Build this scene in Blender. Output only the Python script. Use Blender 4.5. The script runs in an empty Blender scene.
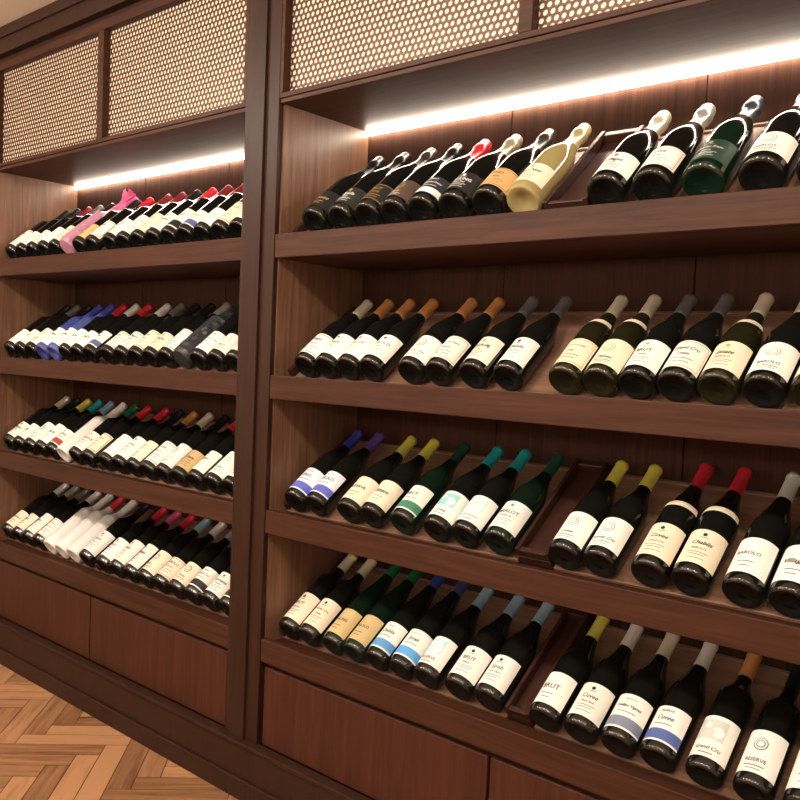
import bpy, bmesh, math, random
from mathutils import Vector, Matrix
random.seed(11)
scene=bpy.context.scene
scene.view_settings.view_transform='Standard'
scene.view_settings.exposure=0.0
w=bpy.data.worlds.new("World"); scene.world=w; w.use_nodes=True
w.node_tree.nodes['Background'].inputs[0].default_value=(1,.85,.7,1)
w.node_tree.nodes['Background'].inputs[1].default_value=0.05

# ---------------- camera ----------------
F=870.0
yaw=math.atan(1003/870); pitch=math.radians(3.5); roll=math.radians(2.5)
CAM=Vector((1.803,-1.573,1.25))
fwd=Vector((-math.cos(yaw)*math.cos(pitch), math.sin(yaw)*math.cos(pitch), -math.sin(pitch)))
R=fwd.to_track_quat('-Z','Y').to_matrix()@Matrix.Rotation(roll,3,'Z')
cd=bpy.data.cameras.new("camera"); cam=bpy.data.objects.new("camera",cd)
scene.collection.objects.link(cam)
cam.matrix_world=Matrix.Translation(CAM)@R.to_4x4()
cd.sensor_width=36; cd.lens=F/800*36; cd.shift_x=9/800; cd.shift_y=13/800
scene.camera=cam

# ---------------- materials ----------------
def newmat(name):
    m=bpy.data.materials.new(name); m.use_nodes=True
    return m,m.node_tree,m.node_tree.nodes['Principled BSDF']
def plain(name,col,rough=.5,metal=0,coat=0,spec=.5,bumpn=0):
    m,nt,b=newmat(name)
    b.inputs['Base Color'].default_value=(*col,1)
    b.inputs['Roughness'].default_value=rough
    b.inputs['Metallic'].default_value=metal
    b.inputs['Coat Weight'].default_value=coat
    b.inputs['Specular IOR Level'].default_value=spec
    if bumpn:
        n=nt.nodes.new('ShaderNodeTexNoise'); n.inputs['Scale'].default_value=bumpn
        tc=nt.nodes.new('ShaderNodeTexCoord'); nt.links.new(tc.outputs['Object'],n.inputs['Vector'])
        bu=nt.nodes.new('ShaderNodeBump'); bu.inputs['Strength'].default_value=.15
        nt.links.new(n.outputs['Fac'],bu.inputs['Height']); nt.links.new(bu.outputs[0],b.inputs['Normal'])
    return m
def wood(name,c1,c2,axis,rough=.38,spec=.3):
    m,nt,b=newmat(name)
    tc=nt.nodes.new('ShaderNodeTexCoord'); mp=nt.nodes.new('ShaderNodeMapping')
    s=[26,26,26]; s['xyz'.index(axis)]=1.1
    mp.inputs['Scale'].default_value=s
    n=nt.nodes.new('ShaderNodeTexNoise'); n.inputs['Scale'].default_value=2.2; n.inputs['Detail'].default_value=8; n.inputs['Roughness'].default_value=.65; n.inputs['Distortion'].default_value=.6
    n2=nt.nodes.new('ShaderNodeTexNoise'); n2.inputs['Scale'].default_value=9; n2.inputs['Detail'].default_value=4
    mx=nt.nodes.new('ShaderNodeMath'); mx.operation='MULTIPLY_ADD'; mx.inputs[1].default_value=.35
    r=nt.nodes.new('ShaderNodeValToRGB')
    r.color_ramp.elements[0].position=.45; r.color_ramp.elements[0].color=(*c1,1)
    r.color_ramp.elements[1].position=.92; r.color_ramp.elements[1].color=(*c2,1)
    nt.links.new(tc.outputs['Object'],mp.inputs[0])
    nt.links.new(mp.outputs[0],n.inputs['Vector']); nt.links.new(mp.outputs[0],n2.inputs['Vector'])
    nt.links.new(n2.outputs['Fac'],mx.inputs[0]); nt.links.new(n.outputs['Fac'],mx.inputs[2])
    nt.links.new(mx.outputs[0],r.inputs[0]); nt.links.new(r.outputs[0],b.inputs['Base Color'])
    bu=nt.nodes.new('ShaderNodeBump'); bu.inputs['Strength'].default_value=.08
    nt.links.new(mx.outputs[0],bu.inputs['Height']); nt.links.new(bu.outputs[0],b.inputs['Normal'])
    b.inputs['Roughness'].default_value=rough
    b.inputs['Specular IOR Level'].default_value=spec
    return m
W_side=wood("wood_side_panel",(.082,.036,.021),(.22,.11,.062),'z')
W_post=wood("wood_post",(.019,.0068,.0038),(.040,.0155,.0085),'z',.42,.2)
W_shelf=wood("wood_shelf",(.027,.0086,.0046),(.070,.025,.013),'x',.45,.18)
W_back=wood("wood_back_panel",(.030,.0110,.0062),(.070,.028,.016),'z',.65,.1)
W_low=wood("wood_lower_panel",(.032,.0098,.0056),(.078,.024,.013),'z',.4,.2)
W_tray=wood("wood_rack_board",(.13,.064,.039),(.27,.15,.098),'x')
W_rail=wood("wood_rack_rail",(.024,.0085,.0055),(.050,.018,.011),'y')
M_brass=plain("grille_metal",(.085,.042,.024),.4,.3)
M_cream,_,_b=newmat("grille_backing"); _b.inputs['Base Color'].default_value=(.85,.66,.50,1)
_b.inputs['Emission Color'].default_value=(1,.70,.48,1); _b.inputs['Emission Strength'].default_value=.12  # weak emission stands in for warm light behind the holes
M_wall=plain("wall_paint",(.50,.42,.34),.8,bumpn=60)
M_ceil=plain("ceiling_paint",(.85,.78,.68),.8,bumpn=60)

# ---------------- helpers ----------------
def link(o,parent=None):
    scene.collection.objects.link(o)
    if parent: o.parent=parent
    return o
def empty(name):
    e=bpy.data.objects.new(name,None); scene.collection.objects.link(e); return e
def boxdata(V,Fc,x0,x1,y0,y1,z0,z1):
    n=len(V)
    V+= [(x0,y0,z0),(x1,y0,z0),(x1,y1,z0),(x0,y1,z0),(x0,y0,z1),(x1,y0,z1),(x1,y1,z1),(x0,y1,z1)]
    Fc+=[tuple(n+i for i in f) for f in ((0,3,2,1),(4,5,6,7),(0,1,5,4),(1,2,6,5),(2,3,7,6),(3,0,4,7))]
def boxes(name,lst,mat,parent=None,bevel=.0015):
    V=[];Fc=[]
    for b in lst: boxdata(V,Fc,*b)
    me=bpy.data.meshes.new(name); me.from_pydata(V,[],Fc); me.materials.append(mat)
    o=link(bpy.data.objects.new(name,me),parent)
    if bevel:
        md=o.modifiers.new("bevel",'BEVEL'); md.width=bevel; md.segments=2
    return o

# ---------------- room ----------------
X0,X1,Y0,YB=-2.7,3.3,-3.3,.37; H=2.44
boxes("wall_back",[(X0,X1,YB,YB+.1,0,H)],M_wall,bevel=0)
boxes("wall_left",[(X0-.1,X0,Y0,YB,0,H)],M_wall,bevel=0)
boxes("wall_right",[(X1,X1+.1,Y0,YB,0,H)],M_wall,bevel=0)
boxes("wall_front",[(X0,X1,Y0-.1,Y0,0,H)],M_wall,bevel=0)
boxes("ceiling",[(X0,X1,Y0,YB,H,H+.1)],M_ceil,bevel=0)
def floor():
    Wd=.070;n=5;g=.0012
    V=[];Fc=[];cols=[]
    V+=[(X0,Y0,-.004),(X1,Y0,-.004),(X1,YB,-.004),(X0,YB,-.004)];Fc.append((0,1,2,3));cols.append((0,0))
    c=math.cos(math.pi/4);s=c
    N=64
    for k in range(-N,N):
        for m in range(-9,9):
            for t in (0,1):
                if t==0: a=(k+m*2*n,k,k+m*2*n+n,k+1)
                else: a=(k+m*2*n,k+1,k+1+m*2*n,k+1+n)
                x0,y0,x1,y1=[v*Wd for v in a]
                x0+=g;y0+=g;x1-=g;y1-=g
                pts=[(x0,y0),(x1,y0),(x1,y1),(x0,y1)]
                P=[(c*px-s*py+.2,s*px+c*py-1.5) for px,py in pts]
                if not all(X0<=p[0]<=X1 and Y0<=p[1]<=YB for p in P): continue
                i=len(V); V+=[(p[0],p[1],0) for p in P]; Fc.append((i,i+1,i+2,i+3)); cols.append((random.random(),t))
    me=bpy.data.meshes.new("floor"); me.from_pydata(V,[],Fc)
    at=me.attributes.new("plank",'FLOAT_VECTOR','FACE')
    for i,cc in enumerate(cols): at.data[i].vector=(cc[0],cc[1],0 if i else 1)
    m,nt,b=newmat("parquet")
    A=nt.nodes.new('ShaderNodeAttribute'); A.attribute_name="plank"
    sep=nt.nodes.new('ShaderNodeSeparateXYZ'); nt.links.new(A.outputs['Vector'],sep.inputs[0])
    tc=nt.nodes.new('ShaderNodeTexCoord')
    outs=[]
    for ang in (0,1):
        mp=nt.nodes.new('ShaderNodeMapping'); mp.vector_type='POINT'
        mp.inputs['Rotation'].default_value=(0,0,-math.pi/4)
        mp2=nt.nodes.new('ShaderNodeMapping'); mp2.inputs['Scale'].default_value=(3,40,1) if ang==0 else (40,3,1)
        nz=nt.nodes.new('ShaderNodeTexNoise'); nz.inputs['Scale'].default_value=1.3; nz.inputs['Detail'].default_value=6; nz.inputs['Distortion'].default_value=.5
        nt.links.new(tc.outputs['Object'],mp.inputs[0]); nt.links.new(mp.outputs[0],mp2.inputs[0]); nt.links.new(mp2.outputs[0],nz.inputs['Vector'])
        outs.append(nz)
    mix=nt.nodes.new('ShaderNodeMix'); mix.data_type='FLOAT'
    nt.links.new(sep.outputs[1],mix.inputs[0]); nt.links.new(outs[0].outputs['Fac'],mix.inputs[2]); nt.links.new(outs[1].outputs['Fac'],mix.inputs[3])
    ad=nt.nodes.new('ShaderNodeMath'); ad.operation='MULTIPLY_ADD'; ad.inputs[1].default_value=.6
    nt.links.new(sep.outputs[0],ad.inputs[0]); nt.links.new(mix.outputs[0],ad.inputs[2])
    r=nt.nodes.new('ShaderNodeValToRGB')
    r.color_ramp.elements[0].position=.30;r.color_ramp.elements[0].color=(.12,.046,.020,1)
    r.color_ramp.elements[1].position=1.05;r.color_ramp.elements[1].color=(.46,.235,.115,1)
    dk=nt.nodes.new('ShaderNodeMix'); dk.data_type='RGBA'; dk.inputs[7].default_value=(.03,.012,.006,1)
    nt.links.new(sep.outputs[2],dk.inputs[0]); nt.links.new(r.outputs[0],dk.inputs[6])
    nt.links.new(ad.outputs[0],r.inputs[0]); nt.links.new(dk.outputs[2],b.inputs['Base Color'])
    b.inputs['Roughness'].default_value=.33
    me.materials.append(m)
    link(bpy.data.objects.new("floor",me))
floor()

# ---------------- cabinet ----------------
cab=empty("wine_display_cabinet")
BW=1.53; PW=.14; D=.345
bays=[(-PW-BW,-PW),(0,BW)]
ZS=[1.56,1.18,.81,.45]
ANG=[math.radians(a) for a in (40,38,36,35)]
SOF=1.92; GT=2.30
posts=[(-PW-BW-PW,-PW-BW),(-PW,0),(BW,BW+PW)]
for i,(a,b) in enumerate(posts):
    boxes("post_%d"%i,[(a+.002,b-.002,.0005,D+.02,0,H-.001),(a+.018,b-.05,-.014,.0005,.16,H-.08),(a+.0,b,-.005,.0005,.16,H-.08)],W_post,cab)
    boxes("side_liner_%d"%i,[(b-.0015,b+.004,.012,D,.45,SOF)] if i<2 else [(a-.004,a+.0015,.012,D,.45,SOF)],W_side,cab,0)
boxes("side_liner_left",[(-PW-.004,-PW+.0015,.012,D,.45,SOF)],W_side,cab,0)
for j,(a,b) in enumerate(bays):
    boxes("back_panel_%d"%j,[(a,a+(b-a)/3-.0015,D,D+.02,.2,SOF+.02),(a+(b-a)/3+.0015,a+2*(b-a)/3-.0015,D,D+.02,.2,SOF+.02),(a+2*(b-a)/3+.0015,b,D,D+.02,.2,SOF+.02)],W_back,cab,.001)
    for k,z in enumerate(ZS):
        boxes("shelf_%d_%d"%(j,k),[(a+.004,b-.004,.016,D,z-.050,z),(a+.001,b-.001,-.003,.016,z-.050,z+.014)],W_shelf,cab,.002)
    boxes("soffit_%d"%j,[(a,b,.0,D,SOF,SOF+.012)],W_shelf,cab)
    mid=(a+b)/2
    fr=[(a,b,-.004,.022,SOF+.0125,SOF+.026),(a,b,-.004,.022,GT,GT+.03),(a,a+.012,-.004,.022,SOF+.026,GT),(b-.012,b,-.004,.022,SOF+.026,GT),(mid-.017,mid+.017,-.004,.022,SOF+.026,GT)]
    boxes("grille_frame_%d"%j,fr,W_shelf,cab,.0015)
    boxes("fascia_%d"%j,[(a,b,.034,.05,SOF+.013,H-.001),(a,b,.0,.034,GT+.031,H-.001)],W_post,cab)
    boxes("grille_backing_%d"%j,[(a+.01,b-.01,.0235,.033,SOF+.02,GT+.03)],M_cream,cab,0)
    boxes("lower_front_%d"%j,[(a,b,.018,.04,.14,.40)],W_post,cab)
    boxes("lower_panels_%d"%j,[(a+.012,mid-.004,.004,.018,.165,.385),(mid+.004,b-.012,.004,.018,.165,.385)],W_low,cab,.0025)
boxes("crown_trim",[(posts[0][0],posts[2][1],-.03,.0,2.345,H-.001),(posts[0][0],posts[2][1],-.04,-.03,2.40,H-.001)],W_post,cab,.003)
boxes("plinth",[(posts[0][0],posts[2][1],-.025,0,.0,.15),(posts[0][0],posts[2][1],-.032,.004,.15,.163),(posts[0][0],posts[2][1],-.034,-.025,.0,.06)],W_post,cab,.003)
def grille_mesh(wd,ht):
    p=.0178; rr=p*.36; Rh=p/math.sqrt(3)
    V=[];Fc=[]
    nx=int(wd/p); ny=int(ht/(p*.866))
    for j in range(ny+1):
        for i in range(nx+1):
            cx=i*p+(p/2 if j%2 else 0); cz=j*p*.866
            if cx>wd: continue
            n=len(V)
            for s in range(12):
                a=math.pi/6*s+math.pi/6
                rad=Rh if s%2==0 else p/2
                V.append((cx+rad*math.cos(a),0,cz+rad*math.sin(a)))
            for s in range(12):
                a=math.pi/6*s+math.pi/6
                V.append((cx+rr*math.cos(a),0,cz+rr*math.sin(a)))
            for s in range(12):
                V.append((V[n+12+s][0],.0012,V[n+12+s][2]))
            for s in range(12):
                t=(s+1)%12
                Fc.append((n+s,n+t,n+12+t,n+12+s)); Fc.append((n+12+s,n+12+t,n+24+t,n+24+s))
    me=bpy.data.meshes.new("grille_screen"); me.from_pydata(V,[],Fc); me.materials.append(M_brass); return me
gm=grille_mesh(.742,.375)
for j,(a,b) in enumerate(bays):
    mid=(a+b)/2
    for k,xx in enumerate((a+.01,mid+.006)):
        o=link(bpy.data.objects.new("grille_screen_%d_%d"%(j,k),gm),cab); o.location=(xx,.0205,SOF+.02)
def emis(name,col,st):
    m=bpy.data.materials.new(name); m.use_nodes=True; nt=m.node_tree; nt.nodes.clear()
    e=nt.nodes.new('ShaderNodeEmission'); e.inputs[0].default_value=(*col,1); e.inputs[1].default_value=st
    o=nt.nodes.new('ShaderNodeOutputMaterial'); nt.links.new(e.outputs[0],o.inputs[0]); return m
M_led=emis("led_emission",(1,.84,.67),58)
for j,(a,b) in enumerate(bays):
    boxes("led_strip_light",[(a+.006,b-.006,D-.014,D-.003,SOF-.012,SOF-.001)],M_led,None,0)

# racks
YR=.056
def rack(x0,x1,Zs,TH,blank=False,rails=(1,1)):
    ct,st=math.cos(TH),math.sin(TH)
    L=.315
    def slab(V,Fc,a,b,s0,s1,n0,n1):
        n=len(V)
        for (s,h) in ((s0,n0),(s1,n0),(s1,n1),(s0,n1)):
            for x in (a,b):
                V.append((x,YR+s*ct-h*st,Zs+.003+s*st+h*ct))
        f=[(0,1,3,2),(2,3,5,4),(4,5,7,6),(6,7,1,0),(0,2,4,6),(1,7,5,3)]
        Fc.extend([tuple(n+i for i in q) for q in f])
    V=[];Fc=[];mi=[]
    if blank:
        slab(V,Fc,x0,x1,0.012,L+.008,-.010,.012); mi+=[1]*6
        slab(V,Fc,x0,x0+.010,0.012,L+.012,.012,.036); mi+=[1]*6
        slab(V,Fc,x1-.010,x1,0.012,L+.012,.012,.036); mi+=[1]*6
        slab(V,Fc,x0+.010,x1-.010,L-.006,L+.012,.012,.032); mi+=[1]*6
        slab(V,Fc,x0+.010,x1-.010,.012,.024,.012,.032); mi+=[1]*6
    else:
        slab(V,Fc,x0+.004,x1-.004,0.01,L,-.010,0); mi+=[0]*6
        if rails[0]: slab(V,Fc,x0+.001,x0+.015,.012,L+.010,-.010,.024); mi+=[1]*6
        if rails[1]: slab(V,Fc,x1-.015,x1-.001,.012,L+.010,-.010,.024); mi+=[1]*6
        slab(V,Fc,x0+.015,x1-.015,L,L+.010,-.010,.004); mi+=[0]*6
        boxdata(V,Fc,x0+.03,x1-.03,YR+L*ct-.035,YR+L*ct-.02,Zs+.0005,Zs+L*st-.035); mi+=[1]*6
    me=bpy.data.meshes.new("bottle_rack"); me.from_pydata(V,[],Fc); me.materials.append(W_tray); me.materials.append(W_rail)
    for i,p in enumerate(me.polygons): p.material_index=mi[i]
    o=link(bpy.data.objects.new("bottle_rack",me),cab)
    md=o.modifiers.new("bevel",'BEVEL'); md.width=.0012; md.segments=1

# ---------------- bottles ----------------
_mc={}
def cm(kind,col):
    key=(kind,col)
    if key in _mc: return _mc[key]
    nm="%s_%02d"%(kind,len(_mc))
    if kind=='glass': m=plain(nm,col,.045,0,0,.75)
    elif kind=='clear':
        m=plain(nm,col,.06); m.node_tree.nodes['Principled BSDF'].inputs['Transmission Weight'].default_value=.25
    elif kind=='foil': m=plain(nm,col,.28,.35)
    elif kind=='wrap': m=plain(nm,col,.35)
    elif kind=='ink': m=plain(nm,col,.6)
    else: m=plain(nm,col,.55,bumpn=300)
    _mc[key]=m; return m
KIN={
 'burg':(.0385,.0148,.145,.250,.310,.236,.95),
 'tall':(.0385,.0150,.155,.272,.335,.256,.95),
 'bord':(.0370,.0148,.188,.236,.310,.242,.7),
 'champ':(.0420,.0165,.145,.272,.332,.232,1.05),
 'flute':(.0365,.0148,.135,.285,.332,.262,1.0)}
def profile(kind):
    Rr,rn,zs,zn,Hh,cz,pw=KIN[kind]
    P=[(0,.014),(Rr*.45,.008),(Rr*.8,.0005),(Rr*.93,.001),(Rr,.007),(Rr,.03),(Rr,zs)]
    for i in range(1,11):
        t=i/10; f=(1+math.cos(math.pi*t**pw))/2
        P.append((rn+(Rr-rn)*f,zs+(zn-zs)*t))
    if kind=='champ':
        P+=[(rn*1.02,zn+.008),(rn*1.18,zn+.014),(rn*1.2,zn+.03),(rn*1.02,zn+.036),(rn*1.05,Hh-.008),(rn*.9,Hh-.001),(0,Hh)]
    else:
        P+=[(rn*.97,Hh-.012),(rn*1.04,Hh-.011),(rn*1.04,Hh-.004),(rn*.98,Hh-.001),(rn*.8,Hh),(0,Hh)]
    out=[P[0]]
    for a,b in zip(P,P[1:]):
        if a[1]<cz-1e-6<b[1]-2e-6:
            t=(cz-a[1])/(b[1]-a[1]); out.append((a[0]+(b[0]-a[0])*t,cz)); 
        out.append(b)
    return out
def rad_at(kind,z):
    P=profile(kind)[4:]
    for a,b in zip(P,P[1:]):
        if a[1]<=z<=b[1] and b[1]>a[1]: return a[0]+(b[0]-a[0])*(z-a[1])/(b[1]-a[1])
    return P[0][0]
_tx={}
def textgeo(word):
    if word in _tx: return _tx[word]
    cu=bpy.data.curves.new("t",'FONT'); cu.body=word; cu.resolution_u=2; cu.size=1; cu.align_x='CENTER'; cu.offset=.012
    if not word.isupper(): cu.shear=.35
    o=bpy.data.objects.new("t",cu); scene.collection.objects.link(o)
    bpy.context.view_layer.update()
    me=bpy.data.meshes.new_from_object(o.evaluated_get(bpy.context.evaluated_depsgraph_get()))
    V=[tuple(v.co) for v in me.vertices]; Fc=[tuple(p.vertices) for p in me.polygons]
    wd=max(v[0] for v in V)-min(v[0] for v in V)
    bpy.data.objects.remove(o); bpy.data.meshes.remove(me); bpy.data.curves.remove(cu)
    _tx[word]=(V,Fc,wd); return _tx[word]
WORDS=["Domaine","RIESLING","Chablis","BAROLO","Estate","Villages","RESERVE","Pinot Noir","MERLOT","Chateau","Cuvee","Langhe","BRUT","Syrah","Grand Cru","VINO","Cabernet Franc","SAUVIGNON BLANC","Premier Cru","Vieilles Vignes"]
SEG=28
def bottle(name,kind,glass,cap,lab,loc,TH,style=0,accent=None,ink=(.05,.04,.04),gk='glass',wrap=False,lz=None,rotz=0,half=None,neck=False):
    Rr=KIN[kind][0]; cz=KIN[kind][5]
    V=[];Fc=[];MI=[]
    prof=profile(kind)
    if wrap=='crumple':
        HH=KIN[kind][4]; prof=[(0,.002),(Rr*.9,.002),(Rr,.006)]
        z=.018
        while z<HH-.02: prof.append((rad_at(kind,z)*1.03+.001,z)); z+=.012
        prof+=[(.017,HH-.012),(.028,HH+.012),(.04,HH+.034),(.012,HH+.02),(0,HH+.01)]
    rings=[]
    for (r,z) in prof:
        n=len(V)
        if r==0: V.append((0,0,z)); rings.append([n])
        else:
            for s in range(SEG):
                a=2*math.pi*s/SEG; rr=r; zz=z
                if wrap=='crumple':
                    if z>.01: rr=r*(1+random.uniform(-.05,.07))
                    if z>KIN[kind][4]: rr=r*random.uniform(.7,1.3); zz=z+random.uniform(-.012,.012)
                V.append((rr*math.cos(a),rr*math.sin(a),zz))
            rings.append(list(range(n,n+SEG)))
    for (ra,pa),(rb,pb) in zip(zip(rings,prof),zip(rings[1:],prof[1:])):
        mi=1 if min(pa[1],pb[1])>=cz-1e-6 else 0
        if len(ra)==1:
            for s in range(SEG): Fc.append((ra[0],rb[(s+1)%SEG],rb[s])); MI.append(mi)
        elif len(rb)==1:
            for s in range(SEG): Fc.append((ra[s],ra[(s+1)%SEG],rb[0])); MI.append(mi)
        else:
            for s in range(SEG): Fc.append((ra[s],ra[(s+1)%SEG],rb[(s+1)%SEG],rb[s])); MI.append(mi)
    def patch(a0,a1,z0,z1,off,mi,n=12,m=1):
        i0=len(V)
        for j in range(m+1):
            z=z0+(z1-z0)*j/m
            r=(rad_at(kind,z))+off
            for i in range(n+1):
                a=a0+(a1-a0)*i/n
                V.append((r*math.sin(a),-r*math.cos(a),z))
        for j in range(m):
            for i in range(n):
                k=i0+j*(n+1)+i
                Fc.append((k,k+1,k+n+2,k+n+1)); MI.append(mi)
    def text(word,zc,width,maxh,mi=3):
        TV,TF,wd=textgeo(word)
        sc=min(width/wd,maxh/.7)
        i0=len(V); r=Rr+.0012
        for (x,y,_) in TV:
            a=x*sc/r; V.append((r*math.sin(a),-r*math.cos(a),zc+(y-.35)*sc))
        for f in TF: Fc.append(tuple(i0+i for i in f)); MI.append(mi)
    def disc(zc,rd,mi,off=.0009,ax=0):
        i0=len(V); r=Rr+off; n=14
        V.append((r*math.sin(ax),-r*math.cos(ax),zc))
        for i in range(n):
            t=2*math.pi*i/n; a=ax+rd*math.cos(t)/r
            V.append(((r)*math.sin(a),-(r)*math.cos(a),zc+rd*math.sin(t)))
        for i in range(n): Fc.append((i0,i0+1+i,i0+1+(i+1)%n)); MI.append(mi)
    if neck: patch(-1.3,1.3,neck,neck+.016,.0012,2,12,4)
    if lab:
        z0,z1=lz or {'burg':(.020,.104),'tall':(.022,.112),'bord':(.022,.116),'champ':(.022,.092),'flute':(.022,.106)}[kind]
        h=half or 1.25
        hh=z1-z0
        patch(-h,h,z0,z1,.0005,2,18)
        wdt=2*h*Rr*.56
        am=3 if accent is None else 4
        if style==0:
            text(random.choice(WORDS),z0+hh*.60,wdt,.0098)
            text(random.choice(WORDS),z0+hh*.43,wdt*.6,.0052)
            for q,ww in ((.31,.42),(.24,.3),(.14,.36)):
                patch(-h*ww,h*ww,z0+hh*q,z0+hh*q+.0013,.0009,3,6)
            disc(z0+hh*.84,.0045,am); patch(-.2,.2,z0+hh*.745,z0+hh*.76,.0009,am,3)
        elif style==1:
            patch(-h,h,z0+hh*.05,z0+hh*.34,.0009,am,14)
            text(random.choice(WORDS),z0+hh*.66,wdt,.0098)
            patch(-h*.4,h*.4,z0+hh*.47,z0+hh*.49,.0009,3,6)
            text(random.choice(WORDS),z0+hh*.86,wdt*.5,.005)
        elif style==2:
            disc(z0+hh*.66,.0135,am); disc(z0+hh*.66,.0118,2,.0012)
            disc(z0+hh*.66,.0085,am,.0014); disc(z0+hh*.66,.0068,2,.0016); text(random.choice(WORDS)[0],z0+hh*.66,.006,.008)
            text(random.choice(WORDS),z0+hh*.29,wdt,.0075)
            patch(-h*.4,h*.4,z0+hh*.15,z0+hh*.17,.0009,3,6); patch(-h*.3,h*.3,z0+hh*.08,z0+hh*.095,.0009,3,6)
        elif style==3:
            for (q0,q1) in ((.05,.07),(.93,.95)): patch(-h*.9,h*.9,z0+hh*q0,z0+hh*q1,.0009,am,14)
            for s in (-1,1): patch(s*h*.9-.015,s*h*.9+.015,z0+hh*.05,z0+hh*.95,.0009,am,1)
            text(random.choice(WORDS),z0+hh*.72,wdt,.009); text(random.choice(WORDS),z0+hh*.5,wdt*.75,.006)
            patch(-h*.5,h*.5,z0+hh*.32,z0+hh*.34,.0009,3,6); patch(-h*.4,h*.4,z0+hh*.2,z0+hh*.22,.0009,3,6)
        elif style==4:
            patch(-h*.8,h*.5,z0+hh*.42,z0+hh*.9,.0009,am,12)
            disc(z0+hh*.6,.012,2,.0014,.25); disc(z0+hh*.75,.007,2,.0014,-.35); disc(z0+hh*.56,.008,am,.0017,-.1)
            text(random.choice(WORDS),z0+hh*.22,wdt,.008)
            patch(-h*.3,h*.3,z0+hh*.08,z0+hh*.1,.0009,3,6)
        elif style==5:
            text(random.choice(WORDS),z0+hh*.55,wdt*.85,.012)
            patch(-h*.3,h*.3,z0+hh*.3,z0+hh*.32,.0009,3,6); patch(-h*.2,h*.2,z0+hh*.18,z0+hh*.2,.0009,3,6)
    me=bpy.data.meshes.new(name); me.from_pydata(V,[],Fc)
    me.materials.append(cm(gk if not wrap else 'wrap',glass)); me.materials.append(cm('foil' if not wrap else 'wrap',cap))
    me.materials.append(cm('label',lab or (.8,.8,.75))); me.materials.append(cm('ink',ink)); me.materials.append(cm('ink',accent or ink))
    me.polygons.foreach_set('material_index',MI)
    me.polygons.foreach_set('use_smooth',[wrap!='crumple']*len(MI))
    o=link(bpy.data.objects.new(name,me))
    o.matrix_world=Matrix.Translation(loc)@Matrix.Rotation(-(math.pi/2-TH),4,'X')@Matrix.Rotation(rotz,4,'Z')
    return o
# colours
BK=(.006,.006,.005); GR=(.004,.011,.006); GR2=(.004,.014,.007); YG=(.014,.0125,.005)
W=(.86,.83,.77); W2=(.80,.77,.70); C=(.80,.70,.54); K=(.012,.010,.010); GD=(.50,.30,.10)
cBK=(.012,.012,.014); cOR=(.62,.28,.10); cGY=(.16,.15,.15); cCR=(.75,.68,.52); cBL=(.05,.06,.36); cPU=(.14,.07,.36)
cYE=(.75,.72,.12); cTE=(.02,.38,.42); cRD=(.65,.03,.05); cLB=(.28,.45,.58); cWH=(.8,.78,.74); cGN=(.02,.15,.06); cSL=(.36,.34,.32)
cDR=(.22,.02,.03); cPK=(.6,.1,.25); cPR=(.07,.08,.25)
B='burg';O='bord';CH='champ';FL='flute';TL='tall'
R1=[(.110,CH,BK,cBK,K,5,GD,GD),(.206,CH,BK,cBK,(.02,.022,.02),0,GD,W),(.300,CH,BK,(.05,.04,.03),K,3,GD,GD),(.388,CH,BK,cBK,(.08,.05,.035),2,GD,W),
 (.475,CH,BK,cRD,(.02,.02,.03),1,W,W),(.568,CH,BK,(.4,.33,.22),K,0,W,W),(.664,CH,BK,(.05,.045,.04),(.62,.36,.15),3,K,K),(.757,CH,(.40,.31,.13),(.5,.42,.22),C,0,GD,K),
 (.952,CH,BK,(.6,.54,.42),W,0,cRD,K),(1.05,CH,BK,cSL,W,3,GD,K),(1.15,CH,GR2,(.05,.06,.09),(.012,.035,.022),0,GD,W),(1.255,CH,BK,(.25,.23,.2),W,2,GD,K),(1.355,CH,BK,cSL,W,0,GD,K)]
R2=[(.092,B,BK,cCR,W,3,cRD,K),(.172,B,BK,cOR,W,0,None,K),(.252,B,BK,cOR,W,0,None,K),(.332,B,BK,cOR,W,0,None,K),
 (.460,B,BK,cOR,W,2,(.5,.1,.05),K),(.545,B,BK,cOR,W2,3,GD,K),(.645,B,BK,cGY,(.8,.72,.62),0,(.4,.2,.1),K),(.738,B,BK,cGY,W,0,None,K),
 (.880,B,YG,cCR,C,3,GD,K),(.960,B,YG,cCR,C,2,GD,K),(1.040,B,BK,cGY,W,0,GD,K),(1.120,B,BK,cGY,W2,3,GD,K),(1.200,B,YG,cCR,C,0,GD,K),(1.283,B,BK,cCR,W,2,GD,K),(1.366,B,YG,cCR,C,0,GD,K)]
R3=[(.070,B,BK,cBL,(.75,.77,.86),1,(.1,.12,.5),K),(.152,B,BK,cPU,(.75,.77,.86),1,(.1,.12,.5),K),(.272,B,BK,cYE,C,5,None,K),(.352,B,BK,cYE,C,5,None,K),(.455,B,GR,(.02,.06,.04),(.75,.78,.7),1,(.05,.2,.12),K),
 (.56,B,BK,cTE,W,4,(.3,.6,.6),K),(.642,B,BK,cTE,W,4,(.55,.72,.7),K),(.735,B,GR,(.02,.08,.06),W,0,(.1,.3,.2),K),
 (.902,B,BK,cYE,W,2,(.2,.2,.2),K),(.983,B,BK,cYE,W,2,(.2,.2,.2),K),(1.09,TL,BK,cRD,C,0,None,K),(1.172,TL,BK,cRD,C,0,None,K),(1.27,TL,BK,cWH,W,5,None,K),(1.352,TL,BK,cWH,W,5,None,K)]
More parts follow.
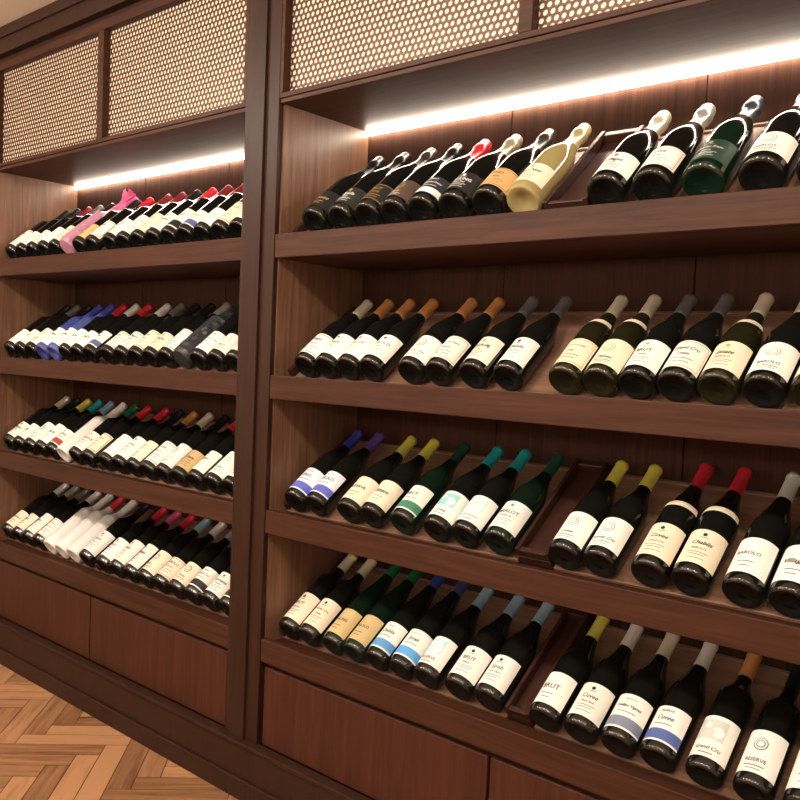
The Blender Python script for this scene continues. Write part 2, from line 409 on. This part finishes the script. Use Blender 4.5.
R4=[(.062,O,BK,cCR,C,0,None,K),(.140,O,BK,cCR,C,0,None,K),(.232,FL,GR,cGN,(.55,.42,.2),5,None,K),(.309,FL,GR,cGN,(.55,.42,.2),5,None,K),(.388,FL,BK,cBL,W,1,(.1,.3,.6),K),(.467,FL,BK,cPR,W,1,(.1,.35,.7),K),
 (.550,B,BK,cLB,W,4,(.5,.7,.8),K),(.645,B,BK,cLB,W,0,None,K),(.729,B,BK,cLB,W,0,None,K),
 (.876,B,BK,cYE,W,5,None,K),(.961,B,BK,cWH,W2,0,None,K),(1.046,B,BK,cCR,W,1,(.2,.22,.3),K),(1.131,B,BK,cWH,W,1,(.08,.12,.35),K),(1.222,O,BK,cOR,W,4,(.6,.6,.55),K),(1.312,O,BK,cBK,W,2,None,K),(1.40,O,BK,cOR,W,0,None,K)]
def place(kind,X,Zs,TH):
    r=KIN[kind][0]; ct,st=math.cos(TH),math.sin(TH)
    return Vector((X, YR-r*st+.008*ct, Zs+.0035+r*ct+.008*st))
for Zs,TH,row,gap in zip(ZS,ANG,(R1,R2,R3,R4),(8,8,8,9)):
    for i,(X,kind,gl,cap,lab,sty,acc,ink) in enumerate(row):
        nm="champagne_bottle" if kind==CH else "wine_bottle"
        gk='clear' if gl[0]>.3 else 'glass'
        nk=False
        if kind==TL and i<12: nk=.168
        if row is R2 and i in (8,9,12): nk=.175
        bottle(nm,kind,gl,cap,lab,place(kind,X,Zs,TH),TH,sty,acc,ink,gk,rotz=random.uniform(-.15,.15),neck=nk)
    la=row[gap-1][0]+KIN[row[gap-1][1]][0]; lb=row[gap][0]-KIN[row[gap][1]][0]
    if row is R2:
        rack(.008,BW-.008,Zs,TH)
    else:
        la+=.003; lb-=.003
        rack(.008,la,Zs,TH,rails=(1,0)); rack(lb,BW-.008,Zs,TH,rails=(0,1)); rack(la,lb,Zs,TH,True)
# left bay
capsL=[[cBK,cBK,cDR,cGY,cBK,cDR,cBK,cRD,cDR,cDR,cBK,cRD,cDR,cDR,cDR,cGN,cDR],
 [cBK,cGY,cBK,cBL,cBL,cRD,cWH,cRD,cWH,cGY,cBK,cBK,cSL,cBK,cGY,cWH,cSL],
 [cCR,cBK,cYE,cTE,cLB,cWH,cGN,cRD,cRD,cBK,cOR,cCR,cBK,cRD,cBK,cDR,cRD],
 [cWH,cSL,cGY,cWH,cWH,cRD,cWH,cBK,cRD,cPK,cRD,cLB,cWH,cSL,cBK,cBK,cRD]]
spec={(0,5):((.45,.2,.28),cPK,'crumple'),(1,3):((.05,.06,.24),cBL,'y'),(1,4):((.07,.09,.28),cBL,'y'),(1,13):((.03,.03,.035),(.03,.03,.035),'crumple'),
 (3,4):((.75,.72,.68),cWH,'y'),(3,5):((.75,.72,.68),cRD,'y'),(3,6):((.72,.68,.66),cWH,'y'),(2,5):((.75,.7,.66),cWH,'y')}
for k,(Zs,TH) in enumerate(zip(ZS,ANG)):
    X=-PW-BW+.065; n=0
    while n<17:
        if n==8: X+=.028; dv=X-.0568
        kind=O
        lab=random.choice([W,W,W2,C,(.8,.76,.68)])
        if (k,n) in ((0,6),(2,13)): lab=(.55,.38,.18)
        if (k,n) in spec:
            g,c,wv=spec[(k,n)]
            bottle("wine_bottle",kind,g,c,None if wv=='crumple' else (lab if k==1 else None),place(kind,X,Zs,TH)+(Vector((0,-.002,.003)) if wv=='crumple' else Vector((0,0,0))),TH,0,None,K,wrap=wv)
        else:
            bottle("wine_bottle",kind,BK,capsL[k][n],lab,place(kind,X,Zs,TH),TH,random.choice([0,0,0,1,2,3,5]),random.choice([None,None,GD,(.35,.04,.04),(.08,.1,.25),(.3,.28,.25)]),K,rotz=random.uniform(-.25,.25),lz=(.022,random.choice([.10,.11,.12])))
        X+=.0855; n+=1
    rack(-PW-BW+.008,dv,Zs,TH); rack(dv,-PW-.008,Zs,TH)

# ---------------- lights ----------------
def area(name,loc,tgt,size,en,col=(1,.89,.76)):
    l=bpy.data.lights.new(name,'AREA'); l.energy=en; l.size=size; l.color=col; l.shape='DISK'
    o=bpy.data.objects.new(name,l); link(o); o.location=loc
    o.rotation_euler=(Vector(tgt)-Vector(loc)).to_track_quat('-Z','Y').to_euler(); return o
M_dl=emis("downlight_emission",(1,.9,.78),12)
M_tube=emis("streak_tube_emission",(1,.89,.76),30)
for i,x in enumerate((-1.7,-.5,.7,1.9)):
    area("spot_lamp_light",(x,-1.45,2.38),(x,.15,1.0),.14,17)
    V=[];Fc=[];n=24
    for r,z in ((.05,2.425),(.05,2.415),(.062,2.415),(.062,2.4399)):
        for s in range(n):
            t=2*math.pi*s/n; V.append((x+r*math.cos(t),-1.75+r*math.sin(t),z))
    for j in range(3):
        for s in range(n): Fc.append((j*n+s,j*n+(s+1)%n,(j+1)*n+(s+1)%n,(j+1)*n+s))
    Fc.append(tuple(range(n)))
    me=bpy.data.meshes.new("ceiling_downlight"); me.from_pydata(V,[],Fc); me.materials.append(M_ceil); me.materials.append(M_dl)
    me.polygons[len(Fc)-1].material_index=1
    link(bpy.data.objects.new("ceiling_downlight",me))
for x in (-1.1,.1,1.3,2.5):  # unseen tubes, added to give bottles long highlights and extra light
    e=empty("added_streak_tube")
    boxes("tube",[(x-.02,x+.02,-2.7,-1.0,2.385,2.41)],M_tube,e,.004)
    boxes("housing",[(x-.028,x+.028,-2.72,-.98,2.4105,H-.0005)],M_brass,e,.002)
M_globe=emis("fill_globe_emission",(1,.89,.76),72)
for x in (-1.9,-.4,1.1,2.6):  # unseen hanging globes, added to fill the shelves with frontal light
    bm=bmesh.new(); bmesh.ops.create_uvsphere(bm,u_segments=20,v_segments=12,radius=.10)
    for f in bm.faces: f.smooth=True; f.material_index=0
    n0=len(bm.faces)
    bmesh.ops.create_cone(bm,segments=12,radius1=.004,radius2=.004,depth=.72,cap_ends=True,matrix=Matrix.Translation((0,0,.47)))
    bmesh.ops.create_cone(bm,segments=16,radius1=.03,radius2=.02,depth=.04,cap_ends=True,matrix=Matrix.Translation((0,0,.115)))
    bm.faces.ensure_lookup_table()
    for f in bm.faces[n0:]: f.material_index=1
    me=bpy.data.meshes.new("added_fill_globe"); bm.to_mesh(me); bm.free()
    me.materials.append(M_globe); me.materials.append(M_brass)
    o=link(bpy.data.objects.new("added_fill_globe",me)); o.location=(x,-2.75,1.61)
